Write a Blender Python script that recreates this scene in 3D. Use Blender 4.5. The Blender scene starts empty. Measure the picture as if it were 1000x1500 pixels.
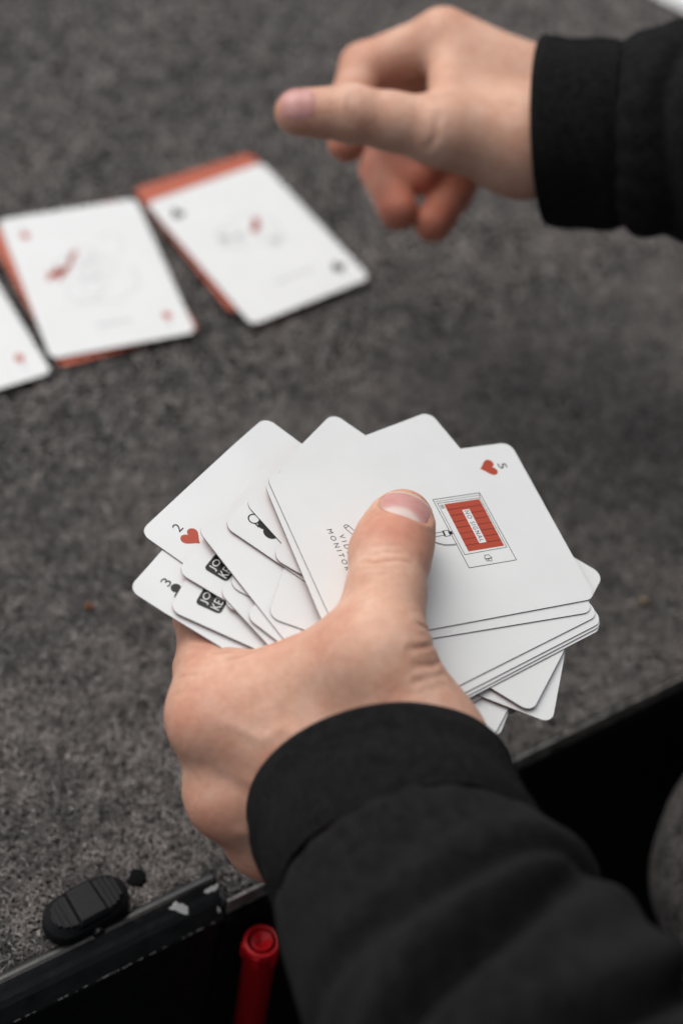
import bpy, math
import numpy as np
from mathutils import Matrix, Vector

# ------------------------------------------------------------------ camera, sky, sun, exposure
S = bpy.context.scene
COL = S.collection
RIGHT = np.array([0.97859374, 0.15892472, 0.13075637])
UP = np.array([-0.20580159, 0.75569256, 0.62175112])
FWD = np.array([0.0, 0.63535162, -0.77222297])
CAM = np.array([0.0, 0.0, 525.34456])
cd = bpy.data.cameras.new('camera')
cam = bpy.data.objects.new('camera', cd); COL.objects.link(cam)
cam.matrix_world = Matrix(((RIGHT[0], UP[0], -FWD[0], CAM[0]*.001),
                           (RIGHT[1], UP[1], -FWD[1], CAM[1]*.001),
                           (RIGHT[2], UP[2], -FWD[2], CAM[2]*.001), (0, 0, 0, 1)))
cd.sensor_fit = 'VERTICAL'; cd.sensor_height = 36.0; cd.sensor_width = 24.0; cd.lens = 60.0
cd.clip_start = 0.01; cd.clip_end = 100.0
cd.dof.use_dof = True; cd.dof.focus_distance = 0.516; cd.dof.aperture_fstop = 4.7
S.camera = cam

SUN_AZ, SUN_EL = math.radians(144), math.radians(57)      # azimuth measured from +X towards +Y
world = bpy.data.worlds.new('World'); S.world = world; world.use_nodes = True
nt = world.node_tree; bg = nt.nodes['Background']
sky = nt.nodes.new('ShaderNodeTexSky'); sky.sky_type = 'NISHITA'; sky.sun_disc = False
sky.sun_elevation = SUN_EL; sky.sun_rotation = math.radians(90) - SUN_AZ
sky.dust_density = 4.0; sky.air_density = 1.0
hs = nt.nodes.new('ShaderNodeHueSaturation'); hs.inputs['Saturation'].default_value = 0.30   # overcast: grey sky
nt.links.new(sky.outputs[0], hs.inputs['Color']); nt.links.new(hs.outputs[0], bg.inputs['Color'])
bg.inputs['Strength'].default_value = 0.095
sd = bpy.data.lights.new('sun', 'SUN'); sd.energy = 1.5; sd.angle = math.radians(60); sd.color = (1.0, .972, .935)
sun = bpy.data.objects.new('sun', sd); COL.objects.link(sun)
sv = Vector((math.cos(SUN_AZ)*math.cos(SUN_EL), math.sin(SUN_AZ)*math.cos(SUN_EL), math.sin(SUN_EL)))
sun.rotation_euler = sv.to_track_quat('Z', 'Y').to_euler()
S.view_settings.view_transform = 'Standard'; S.view_settings.look = 'None'
S.view_settings.exposure = 0.22; S.view_settings.gamma = 1.0
S.render.engine = 'CYCLES'
S.cycles.use_denoising = True

rng = np.random.default_rng(7)
A = lambda *v: np.array(v, float)
def nrm(v): v = np.asarray(v, float); return v/np.linalg.norm(v)

# ------------------------------------------------------------------ helpers
def mesh_np(name, V, F, mats, mi=None, smooth=True):
    """V (n,3) in mm, F list/array of faces -> mesh in metres"""
    me = bpy.data.meshes.new(name)
    V = np.asarray(V, float)*.001
    if isinstance(F, np.ndarray):
        nf, k = F.shape
        me.vertices.add(len(V)); me.vertices.foreach_set('co', V.astype(np.float32).ravel())
        me.loops.add(nf*k); me.loops.foreach_set('vertex_index', F.astype(np.int32).ravel())
        me.polygons.add(nf)
        me.polygons.foreach_set('loop_start', np.arange(0, nf*k, k, dtype=np.int32))
        try: me.polygons.foreach_set('loop_total', np.full(nf, k, np.int32))
        except Exception: pass
        me.update(calc_edges=True)
    else:
        me.from_pydata(V.tolist(), [], [list(map(int, f)) for f in F])
    for m in mats: me.materials.append(m)
    if mi is not None: me.polygons.foreach_set('material_index', np.asarray(mi, np.int32))
    me.polygons.foreach_set('use_smooth', np.full(len(me.polygons), bool(smooth)))
    me.update()
    return me
def obj(name, me, parent=None, loc=None, **props):
    o = bpy.data.objects.new(name, me); COL.objects.link(o)
    if loc is not None: o.location = tuple(np.asarray(loc, float)*.001)
    if parent is not None: o.parent = parent
    for k, v in props.items(): o[k] = v
    return o
def empty(name, loc, **props):
    o = obj(name, None, None, loc, **props); o.empty_display_size = .02; return o
def under(o, parent):
    """child that is modelled in scene coordinates"""
    o.parent = parent; o.matrix_parent_inverse = Matrix.Translation(-parent.location)
    return o
def fattr(me, name, vals):
    a = me.attributes.new(name, 'FLOAT', 'POINT'); a.data.foreach_set('value', np.asarray(vals, np.float32))
class Part:
    """collects boxes / lathes / tubes as one mesh (mm)"""
    def __init__(s): s.V = []; s.F = []; s.M = []
    def add(s, V, F, m=0):
        b = len(s.V); s.V += [tuple(map(float, v)) for v in V]; s.F += [[b+i for i in f] for f in F]; s.M += [m]*len(F)
    def prism(s, poly, fr, z0, z1, m=0, bev=0):
        """poly [(x,y)], fr = (origin, ex, ey, ez)"""
        o, ex, ey, ez = fr; n = len(poly); rings = []
        cx = np.mean([p[0] for p in poly]); cy = np.mean([p[1] for p in poly])
        lv = [(z0, 0), (z1, 0)] if not bev else [(z0, 0), (z1-bev, 0), (z1-.3*bev, .7*bev), (z1, bev)]
        V = []
        for z, ins in lv:
            for x, y in poly:
                d = math.hypot(x-cx, y-cy) or 1; k = 1-ins/d
                V.append(o+ex*(cx+(x-cx)*k)+ey*(cy+(y-cy)*k)+ez*z)
        F = [[i, (i+1) % n, n*(j+1)+(i+1) % n, n*(j+1)+i] if j == 0 else [n*j+i, n*j+(i+1) % n, n*(j+1)+(i+1) % n, n*(j+1)+i]
             for j in range(len(lv)-1) for i in range(n)]
        F += [list(range(n))[::-1], [n*(len(lv)-1)+i for i in range(n)]]
        s.add(V, F, m)
    def lathe(s, prof, fr, n=40, m=0):
        o, ex, ey, ez = fr; V = []; F = []
        for r, z in prof:
            for i in range(n):
                a = 2*math.pi*i/n; V.append(o+(ex*math.cos(a)+ey*math.sin(a))*r+ez*z)
        for j in range(len(prof)-1):
            for i in range(n): F.append([n*j+i, n*j+(i+1) % n, n*(j+1)+(i+1) % n, n*(j+1)+i])
        s.add(V, F, m)
    def build(s, name, mats, smooth=False): return mesh_np(name, s.V, s.F, mats, s.M, smooth)

# ------------------------------------------------------------------ materials
def mat(name, base=(.5, .5, .5), rough=.5, spec=.5):
    m = bpy.data.materials.new(name); m.use_nodes = True
    b = m.node_tree.nodes['Principled BSDF']
    b.inputs['Base Color'].default_value = (*base, 1); b.inputs['Roughness'].default_value = rough
    b.inputs['Specular IOR Level'].default_value = spec
    return m, m.node_tree, b
def N(nt, typ, **kw):
    n = nt.nodes.new(typ)
    for k, v in kw.items():
        if k in n.inputs: n.inputs[k].default_value = v
        else: setattr(n, k, v)
    return n
def noise(nt, scale, detail=3, rough=.55, vec=None):
    n = N(nt, 'ShaderNodeTexNoise'); n.inputs['Scale'].default_value = scale
    n.inputs['Detail'].default_value = detail; n.inputs['Roughness'].default_value = rough
    if vec: nt.links.new(vec, n.inputs['Vector'])
    return n
def ramp(nt, src, stops):
    r = N(nt, 'ShaderNodeValToRGB'); e = r.color_ramp.elements
    while len(e) < len(stops): e.new(.5)
    for q, (p, c) in zip(e, stops): q.position = p; q.color = (*c, 1) if len(c) == 3 else c
    nt.links.new(src, r.inputs[0]); return r
def bump(nt, b, src, dist, strength=1.0, prev=None):
    n = N(nt, 'ShaderNodeBump'); n.inputs['Distance'].default_value = dist; n.inputs['Strength'].default_value = strength
    nt.links.new(src, n.inputs['Height'])
    if prev: nt.links.new(prev.outputs[0], n.inputs['Normal'])
    nt.links.new(n.outputs[0], b.inputs['Normal']); return n
def objco(nt): return N(nt, 'ShaderNodeTexCoord').outputs['Object']

def skin_material():
    m, nt, b = mat('skin', rough=.5, spec=.32)
    co = objco(nt)
    at = N(nt, 'ShaderNodeAttribute', attribute_name='red')
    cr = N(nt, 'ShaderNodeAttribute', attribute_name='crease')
    n1 = noise(nt, 95, 4, .6, co); n2 = noise(nt, 420, 3, .6, co)
    base = ramp(nt, n1.outputs[0], [(.25, (.61, .325, .228)), (.5, (.695, .412, .296)), (.78, (.77, .515, .395))])
    mx = N(nt, 'ShaderNodeMix', data_type='RGBA'); nt.links.new(at.outputs['Fac'], mx.inputs[0])
    nt.links.new(base.outputs[0], mx.inputs[6]); mx.inputs[7].default_value = (.56, .18, .115, 1)  # skin redness; also colours the shaded undersides of the raised fingers
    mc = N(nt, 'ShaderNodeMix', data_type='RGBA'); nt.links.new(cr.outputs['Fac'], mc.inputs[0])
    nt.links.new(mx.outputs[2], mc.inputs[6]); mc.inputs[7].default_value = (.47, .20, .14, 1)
    r2 = ramp(nt, n2.outputs[0], [(.3, (.93, .91, .90)), (.7, (1.03, 1.03, 1.03))])
    mm = N(nt, 'ShaderNodeMix', data_type='RGBA', blend_type='MULTIPLY'); mm.inputs[0].default_value = 1
    nt.links.new(mc.outputs[2], mm.inputs[6]); nt.links.new(r2.outputs[0], mm.inputs[7])
    nt.links.new(mm.outputs[2], b.inputs['Base Color'])
    b.inputs['Subsurface Weight'].default_value = .22
    b.inputs['Subsurface Radius'].default_value = (1.0, .36, .2); b.inputs['Subsurface Scale'].default_value = .0045
    rr = ramp(nt, n2.outputs[0], [(.3, (.44,)*3), (.7, (.58,)*3)]); nt.links.new(rr.outputs[0], b.inputs['Roughness'])
    vo = N(nt, 'ShaderNodeTexVoronoi', feature='DISTANCE_TO_EDGE'); vo.inputs['Scale'].default_value = 1150
    nt.links.new(co, vo.inputs['Vector'])
    rv = ramp(nt, vo.outputs['Distance'], [(0, (0,)*3), (.18, (1,)*3)])
    b1 = bump(nt, b, rv.outputs[0], .00007, .55)
    n3 = noise(nt, 900, 4, .65, co)
    bump(nt, b, n3.outputs[0], .00022, .6, b1)
    return m
SKIN = skin_material()
def nail_material():
    m, nt, b = mat('nail', rough=.3, spec=.45)
    lu = N(nt, 'ShaderNodeAttribute', attribute_name='lunula'); fe = N(nt, 'ShaderNodeAttribute', attribute_name='free')
    n1 = noise(nt, 220, 3, .5, objco(nt))
    base = ramp(nt, n1.outputs[0], [(.3, (.57, .27, .245)), (.7, (.65, .35, .32))])
    mx = N(nt, 'ShaderNodeMix', data_type='RGBA'); nt.links.new(lu.outputs['Fac'], mx.inputs[0])
    nt.links.new(base.outputs[0], mx.inputs[6]); mx.inputs[7].default_value = (.74, .62, .56, 1)
    m2 = N(nt, 'ShaderNodeMix', data_type='RGBA'); nt.links.new(fe.outputs['Fac'], m2.inputs[0])
    nt.links.new(mx.outputs[2], m2.inputs[6]); m2.inputs[7].default_value = (.74, .63, .52, 1)
    nt.links.new(m2.outputs[2], b.inputs['Base Color'])
    b.inputs['Subsurface Weight'].default_value = .12
    b.inputs['Subsurface Radius'].default_value = (1, .4, .3); b.inputs['Subsurface Scale'].default_value = .002
    n2 = noise(nt, 700, 2, .5, objco(nt)); bump(nt, b, n2.outputs[0], .0001, .35)
    return m
NAIL = nail_material()
def fabric_material(name, lo, hi, scale=1.0, sheen=.25):
    m, nt, b = mat(name, rough=.95, spec=.08)
    co = objco(nt)
    n1 = noise(nt, 1500*scale, 3, .7, co); n2 = noise(nt, 240*scale, 4, .65, co)
    mx = N(nt, 'ShaderNodeMath', operation='MULTIPLY_ADD'); nt.links.new(n2.outputs[0], mx.inputs[0])
    mx.inputs[1].default_value = .6; nt.links.new(n1.outputs[0], mx.inputs[2])
    r = ramp(nt, mx.outputs[0], [(.62, lo), (.98, hi)]); nt.links.new(r.outputs[0], b.inputs['Base Color'])
    b.inputs['Sheen Weight'].default_value = sheen; b.inputs['Sheen Roughness'].default_value = .6
    b.inputs['Sheen Tint'].default_value = (.5, .5, .52, 1)
    bump(nt, b, mx.outputs[0], .0009, .8)
    return m
SWEAT = fabric_material('black_sweatshirt_fleece', (.002, .002, .0022), (.0175, .0165, .0168), 1.0, .05)
RIBKNIT = fabric_material('black_rib_knit', (.0025, .0026, .0029), (.018, .0174, .0178), 1.3, .045)
TROUSER = fabric_material('charcoal_trouser_cloth', (.004, .004, .004), (.14, .128, .122), .4, .06)
def card_material(name, col, rough=.42):
    m, nt, b = mat(name, col, rough, .4)
    co = objco(nt)
    w1 = N(nt, 'ShaderNodeTexWave', wave_type='BANDS', bands_direction='X'); w1.inputs['Scale'].default_value = 330
    w2 = N(nt, 'ShaderNodeTexWave', wave_type='BANDS', bands_direction='Y'); w2.inputs['Scale'].default_value = 330
    for w in (w1, w2): w.inputs['Distortion'].default_value = .6; nt.links.new(co, w.inputs['Vector'])
    ad = N(nt, 'ShaderNodeMath', operation='ADD'); nt.links.new(w1.outputs['Fac'], ad.inputs[0]); nt.links.new(w2.outputs['Fac'], ad.inputs[1])
    bump(nt, b, ad.outputs[0], .00002, .35)
    n1 = noise(nt, 60, 3, .5, co)
    lo = tuple(c*.965 for c in col)
    r = ramp(nt, n1.outputs[0], [(.3, lo), (.65, col)]); nt.links.new(r.outputs[0], b.inputs['Base Color'])
    return m
CFACE = card_material('card_white_face', (.755, .77, .765))
CBACK = card_material('card_terracotta_back', (.46, .098, .046))
CEDGE = mat('card_dark_edge', (.12, .08, .08), .7, .2)[0]
INK = mat('ink_black', (.012, .012, .014), .45, .4)[0]
INKRED = mat('ink_brick_red', (.43, .062, .03), .45, .4)[0]
INKGREY = mat('ink_grey', (.48, .49, .50), .5, .3)[0]
INKWHITE = mat('ink_white', (.74, .74, .735), .45, .3)[0]

# ------------------------------------------------------------------ the carpeted top
E0 = A(76., 332., 0); ED = A(.7585, .6517, 0); EB = A(-.6517, .7585, 0)      # edge line of the table, direction along, direction back
def tb(s, t, z=0.): return E0+ED*s+EB*t+A(0, 0, z)
m_carp, nt_, b_ = mat('grey_carpet', rough=.95, spec=.1)
co_ = objco(nt_)
na = noise(nt_, 330, 5, .7, co_); nb = noise(nt_, 42, 3, .6, co_)
ra = ramp(nt_, na.outputs[0], [(.36, (.006, .0058, .0058)), (.5, (.034, .032, .031)), (.68, (.11, .104, .10))])
rb = ramp(nt_, nb.outputs[0], [(.3, (.78, .78, .78)), (.7, (1.12, 1.11, 1.1))])
mm_ = N(nt_, 'ShaderNodeMix', data_type='RGBA', blend_type='MULTIPLY'); mm_.inputs[0].default_value = 1
nt_.links.new(ra.outputs[0], mm_.inputs[6]); nt_.links.new(rb.outputs[0], mm_.inputs[7]); nt_.links.new(mm_.outputs[2], b_.inputs['Base Color'])
bump(nt_, b_, na.outputs[0], .003, .9)
p = Part()
p.prism([(-420, 11.0), (-115.2, 11.0), (-115.2, 0), (560, 0), (560, 900), (-420, 900)], (E0, ED, EB, A(0, 0, 1)), -9, 0)
carpet = obj('carpeted_table_top', p.build('carpeted_table_top', [m_carp]), kind='structure')

TABLE = [   # x, y, rotation of each card lying on the carpet (mm, degrees)
    (-180.2, 484.4, 39), (-127.0, 529.4, 36.4), (-125.7, 531.4, 30.4),
    (-70.7, 580.6, 42.2), (-61.8, 574.3, 44.7), (-62.2, 573.9, 44.1),
    (140, 853.5, 65.4), (104, 884, 52),
]
def vnoise(x, y, cell, seed):
    """smooth lattice noise 0..1"""
    g = np.random.default_rng(seed).uniform(0, 1, (257, 257)); u = x/cell+60; v = y/cell+60
    i = np.floor(u).astype(int); j = np.floor(v).astype(int); fu = u-i; fv = v-j
    fu = fu*fu*(3-2*fu); fv = fv*fv*(3-2*fv); i %= 256; j %= 256
    return (g[i, j]*(1-fu)+g[i+1, j]*fu)*(1-fv)+(g[i, j+1]*(1-fu)+g[i+1, j+1]*fu)*fv
def strands(n, s0, s1, t0, t1, lmin, lmax, wd, hgt):
    s = rng.uniform(s0, s1, n); t = rng.uniform(t0, t1, n)
    keep = ~((s < -112.5) & (t < 12.0))                                   # the pile is pressed flat under the laid-out cards
    for cx, cy, an, *_ in TABLE:
        dx = E0[0]+ED[0]*s+EB[0]*t-cx; dy = E0[1]+ED[1]*s+EB[1]*t-cy; ca, sa = math.cos(math.radians(an)), math.sin(math.radians(an))
        keep &= ~((np.abs(dx*ca+dy*sa) < 33) & (np.abs(-dx*sa+dy*ca) < 45.5))
    s = s[keep]; t = t[keep]; n = len(s)
    c = E0[None, :2]+ED[None, :2]*s[:, None]+EB[None, :2]*t[:, None]
    clump = .33*vnoise(c[:, 0], c[:, 1], 1.5, 1)+.33*vnoise(c[:, 0], c[:, 1], 3.3, 2)+.21*vnoise(c[:, 0], c[:, 1], 8, 3)+.13*vnoise(c[:, 0], c[:, 1], 34, 4)
    clump = np.clip((clump-.5)*2.5+.52, 0, 1)
    L = rng.uniform(lmin, lmax, n); a0 = rng.uniform(0, 2*np.pi, n); cur = rng.normal(0, 1.3, n)
    K = 5; V = np.zeros((n, K, 2, 3)); top = rng.uniform(.15, 1, n)*hgt*(.12+1.1*clump)
    w = wd*rng.uniform(.6, 1.3, n); tilt = rng.normal(0, .6, n)
    x = c[:, 0].copy(); y = c[:, 1].copy(); a = a0.copy()
    for k in range(K):
        f = k/(K-1); z = .05+top*np.sin(np.pi*(.10+.78*f))
        wk = w*(1 if 0 < k < K-1 else .45)
        nx, ny = -np.sin(a), np.cos(a)
        for q, sg in enumerate((-1, 1)):
            V[:, k, q, 0] = x+sg*nx*wk; V[:, k, q, 1] = y+sg*ny*wk; V[:, k, q, 2] = z+sg*tilt*wk
        x = x+np.cos(a)*L/(K-1); y = y+np.sin(a)*L/(K-1); a = a+cur/(K-1)*2
    V = V.reshape(-1, 3)
    base = (np.arange(n)*K*2)[:, None, None]; k = np.arange(K-1)[None, :, None]*2
    F = base+k+np.array([0, 1, 3, 2])[None, None, :]
    tone = np.repeat(np.clip(.86*clump**1.15+.30*rng.beta(1.5, 2.4, n)-.10, 0, 1), K*2)
    return V, F.reshape(-1, 4), tone
m_fib, nt_, b_ = mat('carpet_fibre', rough=.6, spec=.5)
at_ = N(nt_, 'ShaderNodeAttribute', attribute_name='tone')
rf = ramp(nt_, at_.outputs['Fac'], [(0, (.005, .0043, .004)), (.3, (.044, .0378, .035)), (.6, (.115, .0995, .092)), (1, (.225, .197, .183))])
nt_.links.new(rf.outputs[0], b_.inputs['Base Color'])
b_.inputs['Sheen Weight'].default_value = .3; b_.inputs['Sheen Roughness'].default_value = .3
vel = N(nt_, 'ShaderNodeBsdfSheen', distribution='ASHIKHMIN'); vel.inputs['Color'].default_value = (.95, .92, .88, 1); vel.inputs['Roughness'].default_value = .5      # fuzzy pile: brighter at grazing view
ads = N(nt_, 'ShaderNodeAddShader'); nt_.links.new(b_.outputs[0], ads.inputs[0]); nt_.links.new(vel.outputs[0], ads.inputs[1])
nt_.links.new(ads.outputs[0], nt_.nodes['Material Output'].inputs['Surface'])
parts = [strands(150000, -330, 240, 1.5, 190, 1.3, 4.0, .17, 1.7), strands(150000, -330, 420, 190, 760, 2.2, 6.0, .29, 1.6)]
Vs, Fs, Ts, off = [], [], [], 0
for V_, F_, T_ in parts: Vs.append(V_); Fs.append(F_+off); Ts.append(T_); off += len(V_)
me = mesh_np('carpet_fibres', np.concatenate(Vs), np.concatenate(Fs), [m_fib], smooth=True)
fattr(me, 'tone', np.concatenate(Ts))
obj('carpet_fibres', me, carpet, kind='stuff')

# ------------------------------------------------------------------ black cart below and in front of the table edge
m_blk, nt_, b_ = mat('black_painted_metal', (.006, .0065, .007), .34, .5)
n_ = noise(nt_, 130, 4, .6, objco(nt_)); r_ = ramp(nt_, n_.outputs[0], [(.3, (.26,)*3), (.75, (.5,)*3)]); nt_.links.new(r_.outputs[0], b_.inputs['Roughness'])
n2_ = noise(nt_, 500, 3, .6, objco(nt_))
r2_ = ramp(nt_, n2_.outputs[0], [(.66, (.006, .0065, .007)), (.80, (.05, .048, .046))]); nt_.links.new(r2_.outputs[0], b_.inputs['Base Color'])
bump(nt_, b_, n_.outputs[0], .0006, .3)
m_dark = mat('matt_black_lining', (.004, .0042, .0045), .9, .1)[0]
m_bare, nt_, b_ = mat('bare_scuffed_metal', (.3, .29, .27), .42, .5)
n_ = noise(nt_, 240, 4, .7, objco(nt_)); r_ = ramp(nt_, n_.outputs[0], [(.35, (.03, .028, .027)), (.66, (.26, .245, .225))]); nt_.links.new(r_.outputs[0], b_.inputs['Base Color'])
m_wpaint = mat('white_paint', (.86, .85, .82), .55, .3)[0]
cart = empty('equipment_cart', tb(0, 0, -300), label='black metal cart under the carpet with a scuffed front rail', category='cart')
CE = -115.0         # along the edge: where the raised rail stops
def profile_bar(prof, s0, s1):
    """prof = [(t,z)] closed polygon swept along the edge"""
    V = [tb(s0, t, z) for t, z in prof]+[tb(s1, t, z) for t, z in prof]; n = len(prof)
    F = [[i, (i+1) % n, n+(i+1) % n, n+i] for i in range(n)]+[list(range(n))[::-1], list(range(n, 2*n))]
    q = Part(); q.add(V, F); return q
rail_prof = [(11.2, -3), (11.2, 1.6), (10.6, 2.5), (9.6, 3.05), (8.5, 3.2), (7.4, 3.0), (6.2, 2.3), (4.8, 1.0), (3.4, -.7), (1.9, -2.9), (-1.5, -8.9), (-1.95, -10.0), (-1.7, -10.9), (-.8, -11.4), (2, -11.4), (4, -3)]
def shift(pr, dt): return [(t+dt, z) for t, z in pr]
under(obj('rail', profile_bar(rail_prof, -420, CE).build('rail', [m_blk])), cart)
under(obj('edge_trim', profile_bar([(.3, .0), (.3, .5), (-.6, .5), (-.8, .2), (-.8, -8.5), (.0, -8.5)], CE+1.0, 560).build('edge_trim', [m_bare])), cart)
under(obj('front_panel', profile_bar([(-.2, -9.2), (-.2, -320), (-3, -320), (-3, -9.2)], CE+.5, 560).build('front_panel', [m_dark])), cart)
under(obj('front_panel', profile_bar([(-.6, -11.8), (1.4, -11.8), (1.4, -320), (-.6, -320)], -420, CE-.5).build('front_panel', [m_blk])), cart)
under(obj('lower_tray', profile_bar([(-.5, -322), (-420, -322), (-420, -318), (-.5, -318)], -420, 560).build('lower_tray', [m_dark])), cart)
def splat(name, o, ex, ey, n, r0, seed, m, stretch=1.):
    g = np.random.default_rng(seed); k = 18; pol = []
    for i in range(k):
        a = 2*math.pi*i/k; r = r0*(.75+.35*math.sin(2*a+seed)+.25*g.uniform(-1, 1)+.12*math.sin(5*a))
        pol.append((r*math.cos(a)*stretch, r*math.sin(a)))
    q = Part(); q.prism(pol, (o, ex, ey, n), 0, .22)
    return under(obj(name, q.build(name, [m])), cart)
fn = -EB
splat('paint_chip', tb(-129.6, 4.75, 1.3), ED, nrm(A(0, 0, .77)+EB*.64), nrm(fn*.64+A(0, 0, .77)), 3.1, 3, m_wpaint)
splat('paint_chip', tb(-117.4, 5.4, 1.85), ED, nrm(A(0, 0, .77)+EB*.64), nrm(fn*.64+A(0, 0, .77)), 1.7, 8, m_wpaint, 1.4)
splat('paint_chip', tb(-116.6, .55, -5.0), ED, nrm(A(0, 0, .86)+EB*.5), nrm(fn*.86+A(0, 0, .5)), 1.1, 11, m_wpaint, .6)
# scratched lower lip of the rail: a row of small bright nicks
q = Part(); g = np.random.default_rng(5)
for i in range(70):
    if g.uniform() < .35: continue
    s0 = -117-i*2.1-g.uniform(0, 2.4); L = g.uniform(.5, 2.6); h = g.uniform(.06, .32)
    d0, d1 = g.uniform(0, .5), g.uniform(0, .5)
    V = [tb(s0, -1.50-.17*d0, -8.6-.30*d0), tb(s0-L, -1.50-.17*d1, -8.6-.30*d1), tb(s0-L, -1.50-.17*d1+.57*h, -8.6-.30*d1+h), tb(s0, -1.50-.17*d0+.57*h, -8.6-.30*d0+h*.8)]
    V = [v_+fn*.06+A(0, 0, .04) for v_ in V]
    q.add(V, [[0, 1, 2, 3]])
under(obj('scratches', q.build('scratches', [mat('bright_scratch', (.55, .52, .47), .5, .4)[0]])), cart)

# wing knob lying against the rail
m_knob, nt_, b_ = mat('black_moulded_plastic', (.004, .0044, .0052), .55, .22)
n_ = noise(nt_, 900, 3, .6, objco(nt_)); bump(nt_, b_, n_.outputs[0], .0003, .35)
KO = (-54.7, 242.1, 6.0)
KO = np.array(KO); kx = nrm(ED*.985+EB*.05); ky = nrm(np.cross(A(0, 0, 1), kx)); kz = A(0, 0, 1)
knob = empty('wing_knob', KO+A(0, 0, -5.5), label='black ribbed wing knob beside the cart rail', category='knob')
def stadium(L, W, n=9, yoff=0):
    pts = []
    for sgn in (1, -1):
        for i in range(n+1):
            a = -math.pi/2+math.pi*i/n
            pts.append((sgn*(L/2-W/2)+sgn*math.cos(a)*W/2, sgn*math.sin(a)*W/2+yoff))
    return pts
q = Part(); q.prism(stadium(30, 15.5), (KO, kx, ky, kz), -4.5, 4.0, bev=3.0); under(obj('wing_body', q.build('wing_body', [m_knob])), knob)
q = Part(); q.prism([(-5.6, -7.0), (5.6, -7.0), (5.2, 7.0), (-5.2, 7.0)], (KO, kx, ky, kz), 1.6, 5.4, bev=1.6); under(obj('hub', q.build('hub', [m_knob])), knob)
for xx in (-11.0, -9.2, -7.4, 7.4, 9.2, 11.0):
    hw = 5.6 if abs(xx) < 8 else (5.0 if abs(xx) < 10 else 3.6)
    q = Part(); q.prism([(xx-.55, -hw), (xx+.55, -hw), (xx+.55, hw), (xx-.55, hw)], (KO, kx, ky, kz), 3.2, 4.5, bev=.3); under(obj('rib', q.build('rib', [m_knob])), knob)
q = Part(); q.lathe([(0, 0), (2.2, 0), (2.2, 5), (0, 5)], (KO-ky*4.5-kz*2.5, kx, kz, -ky), 16); under(obj('stem', q.build('stem', [m_blk], True)), knob)
for o_ in knob.children:
    bv = o_.modifiers.new('soft_edges', 'BEVEL'); bv.width = .0006; bv.segments = 2; bv.limit_method = 'ANGLE'
    o_.data.polygons.foreach_set('use_smooth', np.full(len(o_.data.polygons), True)); bv.harden_normals = True
q = Part(); q.lathe([(0, .1), (3.6, .1), (3.7, .5), (3.2, 1.4), (2.2, 1.8), (0, 1.9)], (np.array((-41.7, 258.6, 0.0)), A(1, 0, 0), A(0, 1, 0), A(0, 0, 1)), 24)
obj('rubber_stud', q.build('rubber_stud', [m_dark], True), label='small round black stud on the carpet behind the wing knob', category='stud')

# red marker standing in the dark gap
m_red, nt_, b_ = mat('red_plastic', (.45, .005, .010), .34, .45)
MO = np.array((3.6, 253.8, -16.0)); mz = nrm(A(-.03, .06, 1)); mx_ = nrm(np.cross(A(0, 1, 0), mz)); my_ = np.cross(mz, mx_)
mk = empty('red_marker', MO-mz*120, label='red plastic marker standing upright in the dark gap beside the rail', category='marker')
fr = (MO, mx_, my_, mz)
q = Part(); q.lathe([(4.9, -6), (4.9, -.2), (5.15, .3), (5.9, .3), (6.3, -.5), (6.3, -4.5), (5.7, -5.5), (5.5, -120), (0, -120)], fr, 44); under(obj('barrel', q.build('barrel', [m_red], True)), mk)
q = Part(); q.lathe([(0, -.7), (.55, -.7), (.6, -.2), (3.2, -.15), (3.35, .35), (3.6, .35), (3.75, -.2), (3.75, -4)], fr, 44); under(obj('end_plug', q.build('end_plug', [m_red], True)), mk)
q = Part(); q.lathe([(3.6, -3.0), (4.95, -3.0)], fr, 44); under(obj('plug_gap_shade', q.build('plug_gap_shade', [m_dark])), mk)  # black ring painted in for the shade inside the groove
for a in (3.5, 4.6, 5.7):
    d = mx_*math.cos(a)+my_*math.sin(a); t = -mx_*math.sin(a)+my_*math.cos(a)
    q = Part(); q.prism([(-1.1, -6), (1.1, -6), (1.1, 1.0), (-1.1, 1.0)], (MO+d*6.0-mz*2.2, t, mz, d), 0, .8, bev=.3); under(obj('grip_lug', q.build('grip_lug', [m_red])), mk)

# ------------------------------------------------------------------ cards
CO = A(28.55625, 328.99657, 122.71907); CU = A(.83681372, .52572122, -.15283975); CV = A(-.52466416, .84981057, .05049262); CN = A(.15642988, .03793662, .98696024)
def C(u, v, h): return CO+CU*u+CV*v+CN*h
W_, H_, RC, TH = 63., 88., 3.6, .36
def outline(nc=6, ne=9):
    pts = []
    cs = [(W_/2-RC, H_/2-RC, 0), (-W_/2+RC, H_/2-RC, 90), (-W_/2+RC, -H_/2+RC, 180), (W_/2-RC, -H_/2+RC, 270)]
    for k, (x, y, a0) in enumerate(cs):
        arc = [(x+RC*math.cos(math.radians(a0+90*i/nc)), y+RC*math.sin(math.radians(a0+90*i/nc))) for i in range(nc+1)]
        pts += arc
        x2, y2, a2 = cs[(k+1) % 4]
        q = (x2+RC*math.cos(math.radians(a2)), y2+RC*math.sin(math.radians(a2)))
        for i in range(1, ne): pts.append((arc[-1][0]+(q[0]-arc[-1][0])*i/ne, arc[-1][1]+(q[1]-arc[-1][1])*i/ne))
    return np.array(pts)
OUT = outline()
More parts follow.
